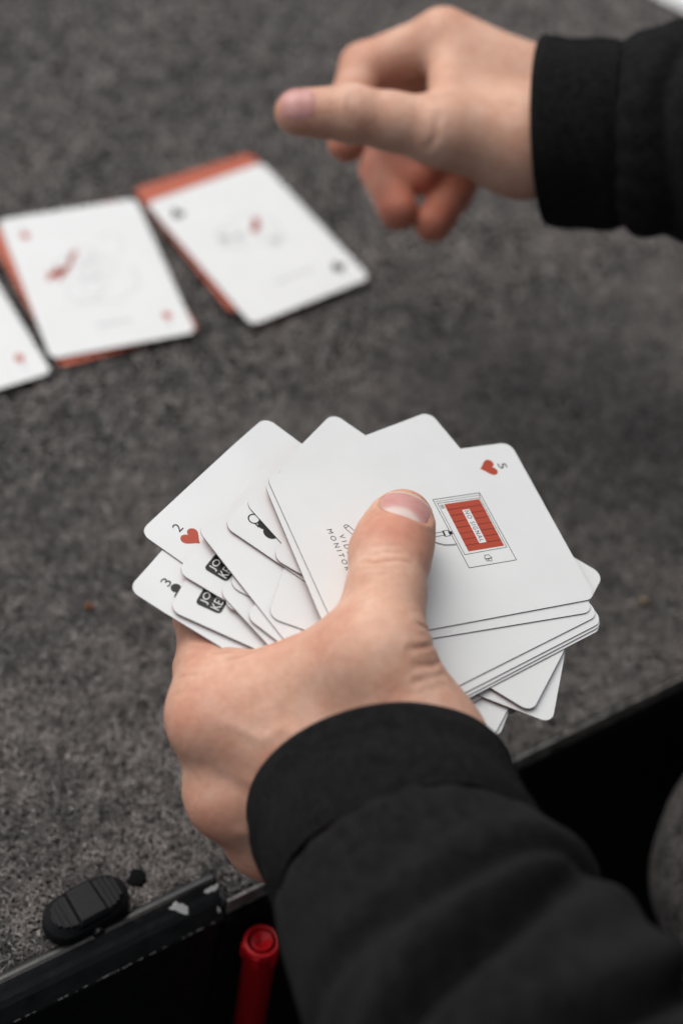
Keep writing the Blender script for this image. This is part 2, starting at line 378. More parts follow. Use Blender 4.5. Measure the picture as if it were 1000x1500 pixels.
def card_mesh(fn, face, back):
    """fn(x, y, lift) -> (n,3) local mm. Rings scaled towards the centre let the card bend."""
    sc = [1, .985, .88, .7, .45, .2]; n = len(OUT); V = []; F = []; M = []
    for side, lift in ((0, TH/2), (1, -TH/2)):
        for k in sc: V.append(fn(OUT[:, 0]*k, OUT[:, 1]*k, np.full(n, lift)))
        V.append(fn(np.zeros(1), np.zeros(1), np.full(1, lift)))
    per = n*len(sc)+1
    for side in (0, 1):
        b = side*per
        for j in range(len(sc)-1):
            for i in range(n):
                f = [b+j*n+i, b+j*n+(i+1) % n, b+(j+1)*n+(i+1) % n, b+(j+1)*n+i]
                F.append(f if side == 0 else f[::-1]); M.append(side)
        for i in range(n):
            f = [b+(len(sc)-1)*n+i, b+(len(sc)-1)*n+(i+1) % n, b+per-1]
            F.append(f if side == 0 else f[::-1]); M.append(side)
    for i in range(n):
        F.append([i, per+i, per+(i+1) % n, (i+1) % n]); M.append(2)
    me = mesh_np('playing_card', np.concatenate(V), F, [face, back, CEDGE], M, True)
    for pl in me.polygons:
        if pl.material_index == 2: pl.use_smooth = False
    try:
        a = me.attributes.new('sharp_edge', 'BOOLEAN', 'EDGE')
        vals = []
        for e in me.edges:
            i, j = e.vertices; vals.append((i % per) < n and (j % per) < n)
        a.data.foreach_set('value', vals)
    except Exception: pass
    return me

class Ink:
    """flat print in card coordinates (x right, y up, mm); every piece is subdivided so that it follows the card"""
    def __init__(s): s.V = []; s.F = []; s.M = []; s.L = []
    def poly(s, pts, m, lv=0):
        b = len(s.V); s.V += [tuple(p) for p in pts]; s.F.append(list(range(b, b+len(pts)))); s.M.append(m); s.L += [lv]*len(pts)
    def rect(s, x0, y0, x1, y1, m, lv=0): s.poly([(x0, y0), (x1, y0), (x1, y1), (x0, y1)], m, lv)
    def rrect(s, cx, cy, w, h, r, m, lv=0):
        P_ = []
        for k, (sx, sy) in enumerate(((1, 1), (-1, 1), (-1, -1), (1, -1))):
            for i in range(5):
                a = math.radians(90*k+22.5*i); P_.append((cx+sx*(w/2-r)+r*math.cos(a), cy+sy*(h/2-r)+r*math.sin(a)))
        s.poly(P_, m, lv)
    def disc(s, cx, cy, r, m, lv=0, a0=0, a1=360, n=22):
        s.poly([(cx+r*math.cos(math.radians(a0+(a1-a0)*i/n)), cy+r*math.sin(math.radians(a0+(a1-a0)*i/n))) for i in range(n+(a1-a0 != 360))], m, lv)
    def line(s, pts, w, m, lv=0):
        for (x0, y0), (x1, y1) in zip(pts, pts[1:]):
            d = math.hypot(x1-x0, y1-y0) or 1e-6; nx, ny = -(y1-y0)/d*w/2, (x1-x0)/d*w/2; ex, ey = (x1-x0)/d*w*.3, (y1-y0)/d*w*.3
            s.poly([(x0-nx-ex, y0-ny-ey), (x1-nx+ex, y1-ny+ey), (x1+nx+ex, y1+ny+ey), (x0+nx-ex, y0+ny-ey)], m, lv)
    def loop(s, pts, w, m, lv=0): s.line(list(pts)+[pts[0]], w, m, lv)
    def ring(s, cx, cy, r, w, m, lv=0, n=20): s.loop([(cx+r*math.cos(2*math.pi*i/n), cy+r*math.sin(2*math.pi*i/n)) for i in range(n)], w, m, lv)
    def text(s, body, cx, cy, width, height, m, lv=0, space=1.0, rot=0):
        cu = bpy.data.curves.new('lettering', 'FONT'); cu.body = body; cu.align_x = 'CENTER'; cu.align_y = 'CENTER'
        cu.space_character = space; cu.fill_mode = 'FRONT'; cu.resolution_u = 4
        o = bpy.data.objects.new('lettering', cu); COL.objects.link(o); bpy.context.view_layer.update()
        me = bpy.data.meshes.new_from_object(o.evaluated_get(bpy.context.evaluated_depsgraph_get()))
        v = np.array([q.co[:2] for q in me.vertices]).reshape(-1, 2)
        mn, mxx = v.min(0), v.max(0); v = (v-(mn+mxx)/2)/(mxx-mn)*A(width, height)
        c, sn = math.cos(math.radians(rot)), math.sin(math.radians(rot))
        b = len(s.V); s.V += [(cx+x*c-y*sn, cy+x*sn+y*c) for x, y in v]; s.L += [lv]*len(v)
        for pl in me.polygons: s.F.append([b+i for i in pl.vertices]); s.M.append(m)
        bpy.data.objects.remove(o); bpy.data.curves.remove(cu); bpy.data.meshes.remove(me)
    def heart(s, cx, cy, w, h, m, lv=0, rot=0):
        P_ = []
        for i in range(40):
            t = 2*math.pi*i/40; x = 16*math.sin(t)**3; y = 13*math.cos(t)-5*math.cos(2*t)-2*math.cos(3*t)-math.cos(4*t)
            x, y = x/16*w/2, (y+2.5)/14.5*h/2
            c, sn = math.cos(rot), math.sin(rot); P_.append((cx+x*c-y*sn, cy+x*sn+y*c))
        s.tri_fan(P_, (cx, cy-.1*h), m, lv)
    def tri_fan(s, P_, c, m, lv=0):
        for i in range(len(P_)): s.poly([P_[i], P_[(i+1) % len(P_)], c], m, lv)
    def club(s, cx, cy, r, m, lv=0):
        for dx, dy in ((0, r*.75), (-r*.7, -r*.25), (r*.7, -r*.25)): s.disc(cx+dx, cy+dy, r*.62, m, lv)
        s.poly([(cx-r*.45, cy-r*1.4), (cx+r*.45, cy-r*1.4), (cx, cy)], m, lv)
    def diamond(s, cx, cy, w, h, m, lv=0): s.poly([(cx-w/2, cy), (cx, cy-h/2), (cx+w/2, cy), (cx, cy+h/2)], m, lv)
    def build(s, fn):
        v = np.array(s.V); V = fn(v[:, 0], v[:, 1], TH/2+.035+.02*np.array(s.L))
        return mesh_np('print', V, s.F, [INK, INKRED, INKGREY, INKWHITE], s.M, False)
K_, R_, G_, Wh = 0, 1, 2, 3

def bend(u, v):
    l = np.minimum(0, u+48); r = np.maximum(0, -(v+44))
    return -.0006*l*l-.0006*r*r
def held_card(cu, cv, updeg, h, label, ink=None, curl=0.):
    th = math.radians(updeg); up = (math.cos(th), math.sin(th)); rt = (math.sin(th), -math.cos(th))
    tl = (cu-31.5*rt[0]+44*up[0], cv-31.5*rt[1]+44*up[1]); dx_ = h*.5*min(1, max(0, -(tl[0]+42)/45))
    cu -= .61*dx_; cv -= .68*dx_; cen = C(cu, cv, h)
    def fn(x, y, lift):
        x = np.asarray(x, float); y = np.asarray(y, float)
        u = cu+x*rt[0]+y*up[0]; v = cv+x*rt[1]+y*up[1]
        hh = h*(1+.5*np.clip(-(u+42)/45, 0, 1))+bend(u, v)+curl*((x/31.5)**2)+lift
        return (CO+u[:, None]*CU+v[:, None]*CV+hh[:, None]*CN)-cen
    o = obj('playing_card', card_mesh(fn, CFACE, CBACK), None, cen, label=label, category='card', group='cards held in the hand')
    for nm_, ik_ in (ink or []): obj(nm_, ik_.build(fn), o)
    return o
def table_card(x, y, ang, z, label, face_up=True, ink=None, tip=(0, 0)):
    a = math.radians(ang); rt = (math.cos(a), math.sin(a)); up = (-math.sin(a), math.cos(a))
    cen = A(x, y, z)
    def fn(px, py, lift):
        px = np.asarray(px, float); py = np.asarray(py, float)
        return np.stack([px*rt[0]+py*up[0], px*rt[1]+py*up[1], lift+tip[0]*px+tip[1]*py], 1)
    f, b = (CFACE, CBACK) if face_up else (CBACK, CFACE)
    o = obj('playing_card', card_mesh(fn, f, b), None, cen, label=label, category='card', group='cards laid out on the carpet')
    for nm_, ik_ in (ink or []): obj(nm_, ik_.build(fn), o)
    return o
def corner_index(num, kind):
    out = []
    for sg in (1, -1):
        ink = Ink(); rt_ = 0 if sg == 1 else 180
        if kind == 'heart': ink.heart(-22.6*sg, 31.0*sg, 6.3, 6.0, R_, 0, math.radians(rt_))
        elif kind == 'club': ink.club(-22.6*sg, 31.4*sg, 2.5, K_)
        else: ink.diamond(-22.6*sg, 31.4*sg, 4.6, 6, R_)
        if num: ink.text(num, -22.6*sg, 36.7*sg, 2.1, 3.1, K_, 0, rot=rt_)
        else: ink.line([(-22.6*sg, 35.6*sg), (-22.6*sg, 37.6*sg)], .9, G_)      # too blurred to read
        out.append(('corner_index', ink))
    return out
def joker_index():
    ink = Ink(); ink.rrect(-22.2, 34.2, 7.4, 8.0, 1.3, K_, 0)
    ink.text('JO-', -22.0, 36.0, 5.4, 2.7, Wh, 1); ink.text('KER', -22.2, 32.4, 5.4, 2.7, Wh, 1)
    return [('joker_badge', ink)]

# five of hearts with the monitor drawing
i5 = Ink()
lw = .22
i5.loop([(-13.5, 6.5), (13.1, 6.9), (13.1, 24.0), (-13.5, 23.6)], lw, K_)
i5.loop([(-11.9, 7.4), (8.2, 7.7), (8.0, 23.0), (-11.6, 22.8)], lw*.8, K_); i5.line([(-13.5, 23.4), (-11.6, 22.8)], lw*.7, K_); i5.line([(-12.6, 7.0), (-12.6, 23.6)], lw*.6, K_)
i5.rect(-11.2, 9.5, 7.3, 22.4, R_, 0)
for xx in (-8.9, -6.6, -4.2, -1.9, .4, 2.7, 5.0): i5.line([(xx, 9.5), (xx, 22.4)], .16, K_, 1)
i5.rect(-8.0, 14.5, 5.0, 17.1, Wh, 2); i5.text('NO SIGNAL', -1.5, 15.8, 12.0, 1.65, K_, 3, space=1.3)
i5.loop([(-11.0, 8.0), (-9.8, 8.0), (-9.8, 9.0), (-11.0, 9.0)], .16, K_); i5.line([(-10.7, 8.5), (-10.1, 8.5)], .3, K_)
for xx in (-8.3, -6.8, -5.4, -4.0): i5.line([(xx, 8.3), (xx+.45, 8.3)], .16, G_)
i5.loop([(9.6, 14.2), (10.9, 13.6), (10.9, 16.2), (9.6, 15.6)], .2, K_); i5.ring(11.5, 15.3, .55, .18, K_, n=10); i5.ring(11.4, 14.3, .45, .18, K_, n=10)
i5.line([(-1.3, -22), (-1.2, 4.4)], lw, K_); i5.line([(.1, -22), (.1, 4.2)], lw, K_)
i5.loop([(-1.5, 4.4), (-1.5, 6.4), (.6, 6.2), (.6, 4.3)], lw, K_); i5.poly([(-1.5, 4.2), (.4, 4.1), (.3, 4.7), (-1.5, 4.8)], K_); i5.line([(-.4, 6.4), (-.4, 7.0)], 1.2, K_)
i5.line([(.9, -2.4), (1.6, -.4), (2.7, 1.2), (3.5, 2.9), (3.8, 4.6), (3.9, 6.6)], lw, K_); i5.line([(1.3, -2.4), (2.0, -.5), (3.0, 1.0), (3.9, 2.8), (4.2, 4.5), (4.3, 6.4)], lw*.8, K_)
i5.line([(-9.2, -25.8), (-8.7, -26.8), (-7.9, -26.7), (-4.0, -24.6)], lw, K_); i5.line([(-9.2, -25.8), (-8.6, -25.2), (-4.4, -23.2)], lw, K_); i5.line([(-8.6, -25.2), (-7.9, -26.7)], lw, K_)
i5.line([(-4.4, -23.2), (6, -18)], lw, K_); i5.line([(-4.0, -24.6), (6.5, -19.2)], lw, K_)
t5 = Ink(); t5.text('VIDEO', -.8, -28.9, 10.2, 1.75, K_, 0, space=1.6); t5.text('MONITOR', -.7, -31.9, 15.4, 1.75, K_, 0, space=1.6)

PT = .44
i5 = corner_index('5', 'heart')+[('drawing', i5), ('title', t5)]
i2 = corner_index('2', 'heart'); i3 = corner_index('3', 'club'); ij = joker_index(); ij2 = joker_index()
isg = Ink()
isg.ring(-23.0, 38.3, 1.7, .42, K_); isg.line([(-24.2, 37.0), (-24.6, 35.6)], .5, K_)
isg.disc(-22.9, 34.9, 1.7, K_); isg.disc(-23.5, 31.6, 2.5, K_); isg.line([(-21.2, 39.6), (-21.2, 29.6)], .4, K_)
isg = [('sunglasses_symbol', isg)]
HELD = [   # bottom to top: centre u, v, direction of the card's own top (degrees), label, print
    (-24.2, -8.4, 140, 'lowest held card, tip showing at the black cuff under the deck', None),
    (-19.9, -13.3, 150, 'white held card with one corner showing just right of the black cuff', None),
    (-44.2, -11.4, 127, 'three of clubs at the far left of the held fan', i3),
    (-36.2, 2.9, 122.5, 'two of hearts at the upper left of the held fan', i2),
    (-33.6, -13.6, 135.5, 'joker card lowest at the left, resting on the index finger', ij),
    (-20.5, -14.0, 131, 'white held card covering the right of the lower joker badge', None),
    (-28.6, -8.7, 128, 'joker card just right of the two of hearts', ij2),
    (-17.8, -15.4, 136, 'white held card low in the fan near the thumb web', None),
    (-17.8, -15.9, 20, 'white held card with a narrow strip showing above the thumb web', None),
    (-15.0, -14.2, 131, 'white held card tucked into the thumb web below the others', None),
    (-12.0, -16.5, 31, 'white held card tucked beside the thumb web, left of the sunglasses', None),
    (-28.4, -15.2, 105, 'white held card just left of the sunglasses card', None),
    (-6.4, -16.3, 143.5, 'held card with the lowest square corner right of the thumb', None),
    (-11.3, 0.0, 125, 'sunglasses card in the middle of the held fan', isg),
    (-8.8, -6.2, 109, 'white held card covering half of the sunglasses symbol', None),
    (0.4, -9.4, 130.5, 'held card with a dark rounded corner below the right stack', None),
    (1.3, -5.9, 104, 'lowest of the four squared white cards under the five of hearts', None),
    (1.8, -5.0, 104.2, 'third of the four squared white cards under the five of hearts', None),
    (2.0, -4.0, 104, 'second of the four squared white cards under the five of hearts', None),
    (1.6, -1.6, 103.7, 'white card with its corner above the five of hearts, top centre', None),
    (-2.2, -3.1, -1.4, 'white card directly under the five of hearts', None),
    (0.0, 0.0, 0.0, 'five of hearts on top with a red no signal monitor drawing', i5),
]
for k, (cu_, cv_, up_, lb, ik) in enumerate(HELD):
    held_card(cu_, cv_, up_, -(len(HELD)-1-k)*PT-TH/2, lb, ik)

# cards on the table
it2 = Ink()
pts = [(-8+1.2*i+1.5*math.sin(i*1.7), -2+.9*i+3.0*math.sin(i*.9)) for i in range(10)]
it2.line([(-20, 2), (-17, 4), (-14, 3), (-12, 7), (-9, 8), (-7, 13), (-4, 16)], 2.0, R_)
it2.line([(-19, 5), (-15, 6), (-11, 5)], 2.4, R_); it2.line([(-16, 0), (-13, 5), (-15, 9)], 1.2, R_)
for k in range(7):
    it2.ring(-2+6*math.sin(k*2.1), 2+12*math.cos(k*1.3), 5+2.5*math.sin(k), .35, G_)
it2.line([(8, 22), (14, 25), (18, 19), (15, 10)], .4, G_); it2.line([(-12, -14), (4, -18), (16, -12), (18, 2)], .4, G_); it2.ring(-12, 9, 3.5, .4, G_)
it2.line([(-7, -30), (-3.5, -30)], 1.1, G_); it2.line([(-2.2, -30), (2.6, -30)], 1.1, G_); it2.line([(4, -30), (7, -30)], 1.1, G_)
it3 = Ink()
it3.line([(2, 6), (5, 8), (7, 12)], 3.0, R_); it3.disc(4.6, 8.2, 2.1, R_)
it3.disc(-12, 7.5, 2.4, G_); it3.disc(-6, 6, 2.0, G_); it3.ring(-9, 7, 6, .4, G_); it3.disc(7, -4, 2.2, G_); it3.ring(6, -2, 5, .4, G_)
it3.line([(-14, 14), (-2, 17), (8, 16), (14, 8), (12, -6)], .4, G_); it3.line([(-14, 14), (-16, 4), (-4, -4)], .4, G_)
it3.line([(-7, -27), (-1.5, -27)], 1.1, G_); it3.line([(0, -27), (4.5, -27)], 1.1, G_); it3.line([(6, -27), (11, -27)], 1.1, G_)
it1 = Ink(); it1.ring(0, 4, 10, .4, G_); it1.disc(3, 4, 3, R_); it1.line([(-12, -10), (10, -14)], .4, G_)
it1 = corner_index('', 'diamond')+[('drawing', it1)]; it2 = corner_index('', 'diamond')+[('drawing', it2)]; it3 = corner_index('', 'club')+[('drawing', it3)]
Z0 = 2.1
TLAB = [
    (Z0+PT, 'white card with red diamond pip, cut off by the left edge', True, it1),
    (Z0, 'terracotta card back showing left of and below the middle white card', False, None),
    (Z0+PT+.1, 'white card with red splash drawing, middle of the table row', True, it2),
    (Z0, 'terracotta card back sticking out above the right white card', False, None),
    (Z0+PT, 'terracotta card back, thin sliver right of the right white card', False, None),
    (Z0+2*PT+.1, 'white card with black club pips, right end of the table row', True, it3),
    (Z0+PT, 'white card cut off by the top right corner of the picture', True, None),
    (Z0, 'terracotta card back at the far edge, beside the corner card', False, None),
]
for (x_, y_, a_), (z_, lb, up_, ik) in zip(TABLE, TLAB): table_card(x_, y_, a_, z_+(.55 if ik else 0), lb, up_, ik, (.006, -.011) if ik else (0, 0))

# ------------------------------------------------------------------ hands: smooth distance fields meshed with surface nets
class SDF:
    def __init__(s): s.ops = []
    def cap(s, a, b, ra, rb, k=3., flat=None):
        s.ops.append(('cap', A(*a), A(*b), ra, rb, k, flat)); return s
    def tri(s, a, b, c, r, k=4.): s.ops.append(('tri', A(*a), A(*b), A(*c), r, k)); return s
    def cut(s, a, b, ra, rb, k=3.): s.ops.append(('cut', A(*a), A(*b), ra, rb, k)); return s
    @staticmethod
    def _cap(p, a, b, ra, rb, flat):
        ab = b-a; L2 = ab@ab
        t = np.clip(((p-a)@ab)/L2, 0, 1)
        q = p-a-t[:, None]*ab
        if flat is not None:
            n, sc = flat; q = q+((q@n)*(sc-1))[:, None]*n
        return np.sqrt((q*q).sum(1))-(ra+(rb-ra)*t)
    @staticmethod
    def _tri(p, a, b, c, r):
        ba, cb, ac = b-a, c-b, a-c; n = np.cross(ba, ac)
        pa, pb, pc = p-a, p-b, p-c
        ins = (np.sign(pa@np.cross(ba, n))+np.sign(pb@np.cross(cb, n))+np.sign(pc@np.cross(ac, n))) < 2
        def seg(e, q): t = np.clip((q@e)/(e@e), 0, 1); d = q-t[:, None]*e; return (d*d).sum(1)
        d1 = np.minimum(np.minimum(seg(ba, pa), seg(cb, pb)), seg(ac, pc)); d2 = (pa@n)**2/(n@n)
        return np.sqrt(np.where(ins, d1, d2))-r
    def __call__(s, p):
        d = None
        for o in s.ops:
            if o[0] == 'cap': e = s._cap(p, *o[1:5], o[6]); k = o[5]
            elif o[0] == 'tri': e = s._tri(p, *o[1:5]); k = o[5]
            else:
                e = -s._cap(p, *o[1:5], None); k = o[5]
                h = np.clip(.5+.5*(e-d)/k, 0, 1); d = d*(1-h)+e*h+k*h*(1-h); continue
            if d is None: d = e; continue
            h = np.clip(.5+.5*(d-e)/k, 0, 1); d = d*(1-h)+e*h-k*h*(1-h)
        return d
    def bounds(s, pad=6):
        lo, hi = np.full(3, 1e9), np.full(3, -1e9)
        for o in s.ops:
            if o[0] == 'cut': continue
            pts = o[1:3] if o[0] == 'cap' else o[1:4]; r = max(o[3], o[4]) if o[0] == 'cap' else o[4]
            for q in pts: lo = np.minimum(lo, q-r); hi = np.maximum(hi, q+r)
        return lo-pad, hi+pad
    def ev(s, p, ch=400000): return np.concatenate([s(p[i:i+ch]) for i in range(0, len(p), ch)])
    def grad(s, p, e=.25):
        g = np.stack([s.ev(p+d)-s.ev(p-d) for d in np.eye(3)*e], 1); return g/np.maximum(np.linalg.norm(g, axis=1), 1e-9)[:, None]
def mesh_sdf(f, h):
    lo, hi = f.bounds(); q = 4
    nc = np.ceil((hi-lo)/(h*q)).astype(int)+1
    gx = [lo[i]+np.arange(nc[i])*h*q+h*q*.5 for i in range(3)]
    G = np.stack(np.meshgrid(*gx, indexing='ij'), -1).reshape(-1, 3)
    dc = f.ev(G).reshape(nc)
    near = np.abs(dc) < h*q*2.0
    n = nc*q
    vol = np.repeat(np.repeat(np.repeat(dc, q, 0), q, 1), q, 2).astype(np.float32)
    msk = np.repeat(np.repeat(np.repeat(near, q, 0), q, 1), q, 2)
    idx = np.argwhere(msk)
    vol[msk] = f.ev(lo+(idx+.5)*h)
    neg = vol < 0
    s000 = neg[:-1, :-1, :-1]
    cnt = sum(neg[a:n[0]-1+a, b:n[1]-1+b, c:n[2]-1+c].astype(np.int8) for a in (0, 1) for b in (0, 1) for c in (0, 1))
    act = (cnt > 0) & (cnt < 8)
    ci = np.argwhere(act); vid = np.full(act.shape, -1, np.int64); vid[act] = np.arange(len(ci))
    acc = np.zeros((len(ci), 3)); num = np.zeros(len(ci))
    cor = [(a, b, c) for a in (0, 1) for b in (0, 1) for c in (0, 1)]
    for i0, c0 in enumerate(cor):
        for c1 in cor[i0+1:]:
            if sum(abs(x-y) for x, y in zip(c0, c1)) != 1: continue
            v0 = vol[ci[:, 0]+c0[0], ci[:, 1]+c0[1], ci[:, 2]+c0[2]]; v1 = vol[ci[:, 0]+c1[0], ci[:, 1]+c1[1], ci[:, 2]+c1[2]]
            m = (v0 < 0) != (v1 < 0); t = np.where(m, v0/np.where(m, v0-v1, 1), 0)
            pt = np.array(c0)[None]+t[:, None]*(np.array(c1)-np.array(c0))[None]
            acc[m] += pt[m]; num[m] += 1
    V = lo+(ci+acc/num[:, None]+.5)*h
    F = []
    for ax in range(3):
        b, c = [(1, 2), (2, 0), (0, 1)][ax]
        sl0 = [slice(None)]*3; sl1 = [slice(None)]*3; sl0[ax] = slice(0, -1); sl1[ax] = slice(1, None)
        e0, e1 = neg[tuple(sl0)], neg[tuple(sl1)]
        E = np.argwhere(e0 != e1); E = E[(E[:, b] > 0) & (E[:, c] > 0) & (E[:, b] < n[b]-1) & (E[:, c] < n[c]-1)]
        flip = e0[E[:, 0], E[:, 1], E[:, 2]]
        def cell(db, dc_):
            q_ = E.copy(); q_[:, b] -= db; q_[:, c] -= dc_; return vid[q_[:, 0], q_[:, 1], q_[:, 2]]
        Q = np.stack([cell(1, 1), cell(0, 1), cell(0, 0), cell(1, 0)], 1)
        Q[~flip] = Q[~flip][:, ::-1]; F.append(Q)
    F = np.concatenate(F); F = F[(F >= 0).all(1)]
    for _ in range(2):
        d = f.ev(V); V = V-f.grad(V)*d[:, None]
    return V, F
def seg_dist(V, pl):
    d = np.full(len(V), 1e9)
    for a, b in zip(pl, pl[1:]):
        ab = b-a; t = np.clip(((V-a)@ab)/(ab@ab), 0, 1); q = V-a-t[:, None]*ab; d = np.minimum(d, (q*q).sum(1))
    return np.sqrt(d)
def lumps(V, f, seed):
    g = np.random.default_rng(seed); o = np.zeros(len(V))
    for _ in range(7):
        k = g.normal(0, f, 3); o += np.sin(V@k+g.uniform(0, 6.3))
    return o/7

person = empty('person', A(330., 60., -420.), label='person in a black sweatshirt holding a fan of cards, other hand raised', category='person')

def finger(f, pts, rad, k=2.5):
    for (a, b), (ra, rb) in zip(zip(pts, pts[1:]), zip(rad, rad[1:])): f.cap(a, b, ra, rb, k)

# --- hand holding the cards
WR = np.array((39.7, 235.0, 105.0)); TC = np.array((36.2, 254.5, 122.0)); TM = np.array((18.1, 271.8, 136.5)); TI = np.array((16.3, 307.7, 137.0)); TT = np.array((18.4, 325.2, 135.5))
IM = np.array((-22.6, 260.8, 109.0)); MM = np.array((-13.9, 247.4, 93.0)); RM = np.array((-1.5, 245.1, 78.0)); PM = np.array((12.5, 244.4, 64.0))
IP = np.array((-32.9, 293.6, 108.5))
LH = SDF()
WA, WB = WR+A(4, 6, 8), WR+A(6, -10, -16)
LH.cap(WR+A(2, 4, 10), IM, 17, 11.5, 4)
LH.cap(WR+A(2, 0, 0), MM, 17, 11.5, 12)
LH.cap(WR+A(4, -4, -10), RM, 16, 11, 14)
LH.cap(WR+A(6, -8, -18), PM, 15, 10.5, 14)
LH.tri(IM+A(2, 0, 0), RM+A(2, 0, 0), WR, 10.5, 12)
LH.cap(WR, WR+A(38, -90, 27), 21, 23, 12)                       # wrist into the sleeve
LH.cap(TC, TM, 15, 13.6, 12)                                    # thumb metacarpal
LH.cap(WR+A(-4, 4, 8), TC, 16, 15, 12)
TW = TM+(TI-TM)*.56
LH.cap(TM, TW, 13.6, 11.0, 5)
LH.cap(TW, TI, 11.0, 11.6, 4)
LH.tri(TM+A(-2, 2, -4), IM+A(4, 2, 1), WR, 10.5, 9); LH.tri(TC+A(-2, 0, -2), TM+A(-4, 0, -3), IM+A(14, 2, 6), 9.5, 14)              # first web
LH.tri(TM+(TI-TM)*.18+A(-3, 0, -6), IM+(IP-IM)*.14+A(3, 0, 1), IM+(WR-IM)*.35+A(0, 0, 6), 5.2, 9)
ta = nrm(TT-TI); tn = nrm(CN-ta*(CN@ta)+np.cross(CN, ta)*.10); tn = nrm(tn-ta*(tn@ta)); ts = np.cross(ta, tn)
LH.cap(TI, TI+ta*9-tn*.3, 11.6, 10.7, 3, (tn, 1.10))
LH.cap(TI+ta*7-tn*.2, TI+ta*16.5-tn*.6, 10.6, 8.7, 4, (tn, 1.10))
LH.cap(TI+ta*10-tn*3.2, TI+ta*16-tn*2.6, 8.0, 7.6, 4)             # pulp
IPc = IP; ID_ = C(-50, 8, -25); IT_ = C(-34, 10, -22.5)
LH.cap(IM, IM+(IP-IM)*.4, 11.4, 10.4, 9)
LH.cap(MM, MM+(C(-68, -8, -38)-MM)*.3, 11.2, 10.4, 9)
finger(LH, [IM, IM+(IP-IM)*.5, IPc, ID_, IT_], [11.2, 10.0, 9.6, 8.2, 7.0], 3)
MP_ = C(-68, -9, -39); finger(LH, [MM, (MM+MP_)/2, MP_, C(-50, 0, -33), C(-32, -3, -22.5)], [11.2, 10.2, 9.8, 8.5, 7.2], 3)
RP_ = C(-61, -21, -50); finger(LH, [RM, (RM+RP_)/2, RP_, C(-44, -17, -38), C(-27, -18, -25)], [10.6, 9.6, 9.2, 8.0, 7.0], 3)
PP_ = C(-50, -38, -60); finger(LH, [PM, (PM+PP_)/2, PP_, C(-38, -33, -52), C(-24, -33, -44)], [9.8, 8.6, 8.2, 7.2, 6.4], 3)
dors = nrm(np.cross(IM-WR, PM-WR)); dors = dors if dors@(-FWD) > 0 else -dors
for q_, r_ in ((IM, 8.2), (MM, 8.4), (RM, 7.4)): LH.cap(q_+dors*3.2, q_+dors*3.4-A(0, 2, 0), r_, r_, 10)      # knuckles
V, F = mesh_sdf(LH, .65)
Nn = LH.grad(V)
def onto(f, p):
    p = np.array(p, float).reshape(-1, 3)
    for _ in range(6): p = p-f.grad(p)*f.ev(p)[:, None]
    return p
disp = .16*lumps(V, .22, 3)+.05*lumps(V, .8, 4)
crease = np.zeros(len(V))
def add_crease(f, pts, w, depth, ridge=0.):
    global disp, crease
    pl = onto(f, pts)
    d = seg_dist(V, pl); along = np.ones(len(V))
    e0 = np.linalg.norm(V-pl[0], axis=1); e1 = np.linalg.norm(V-pl[-1], axis=1)
    fade = np.clip(np.minimum(e0, e1)/2.2, .25, 1)
    g = np.exp(-(d/w)**2)*fade
    disp -= depth*g; disp += ridge*np.exp(-((d-2.1*w)/(1.3*w))**2)*fade
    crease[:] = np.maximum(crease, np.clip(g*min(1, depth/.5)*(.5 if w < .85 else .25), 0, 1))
TH_CR = [([(6.0, 296.4, 148.0), (11.0, 295.4, 150.0), (15.7, 296.4, 150.0), (22.4, 298.2, 148.0)], .55, .50, .22),
         ([(7.8, 298.6, 148.0), (11.1, 298.6, 150.0), (14.5, 299.5, 150.0), (20.0, 300.3, 149.0)], .45, .34, .16),
         ([(9.4, 301.5, 148.0), (14.9, 301.9, 150.0), (18.9, 302.8, 149.0)], .4, .16, .06),
         ([(7.7, 293.3, 149.0), (14.2, 293.0, 150.0), (19.9, 294.1, 150.0)], .45, .18, .07),
         ([(10.1, 290.3, 149.0), (14.5, 291.2, 150.0), (18.6, 293.9, 150.0)], .5, .15, .06),
         ([(11.3, 287.7, 149.0), (17.7, 289.1, 150.0)], .5, .12, .05),
         ([(24.6, 276.2, 146.0), (26.8, 277.9, 143.0), (29.4, 280.7, 138.0)], .75, .42, .2),
         ([(25.0, 267.9, 148.0), (27.9, 271.4, 144.0), (31.6, 277.5, 138.0)], .8, .45, .22),
         ([(24.0, 280.7, 146.0), (27.8, 286.5, 138.0)], .6, .25, .1),
         ([(28.6, 263.6, 148.0), (32.7, 268.0, 143.0), (35.2, 273.2, 138.0)], .8, .32, .16),
         ([(29.4, 259.3, 147.0), (35.8, 267.0, 140.0)], .7, .32, .18),
         ([(-4.6, 273.0, 128.0), (-13.1, 271.0, 124.0), (-21.8, 267.2, 120.0)], .8, .5, .25),
         ([(-10.6, 272.7, 126.0), (-17.8, 271.2, 122.0), (-25.6, 270.3, 118.0)], .8, .4, .2),
         ([(-20.2, 273.0, 122.0), (-27.9, 273.3, 118.0), (-34.0, 274.3, 116.0)], .7, .25, .12),
         ([(-27.7, 262.5, 120.0), (-33.6, 263.6, 116.0)], .8, .2, .1), ([(-25.8, 258.3, 120.0), (-33.4, 258.5, 116.0)], .8, .2, .1)]
for pts_, w_, dp_, rd_ in TH_CR: add_crease(LH, [np.array(q_) for q_ in pts_], w_, dp_, rd_)
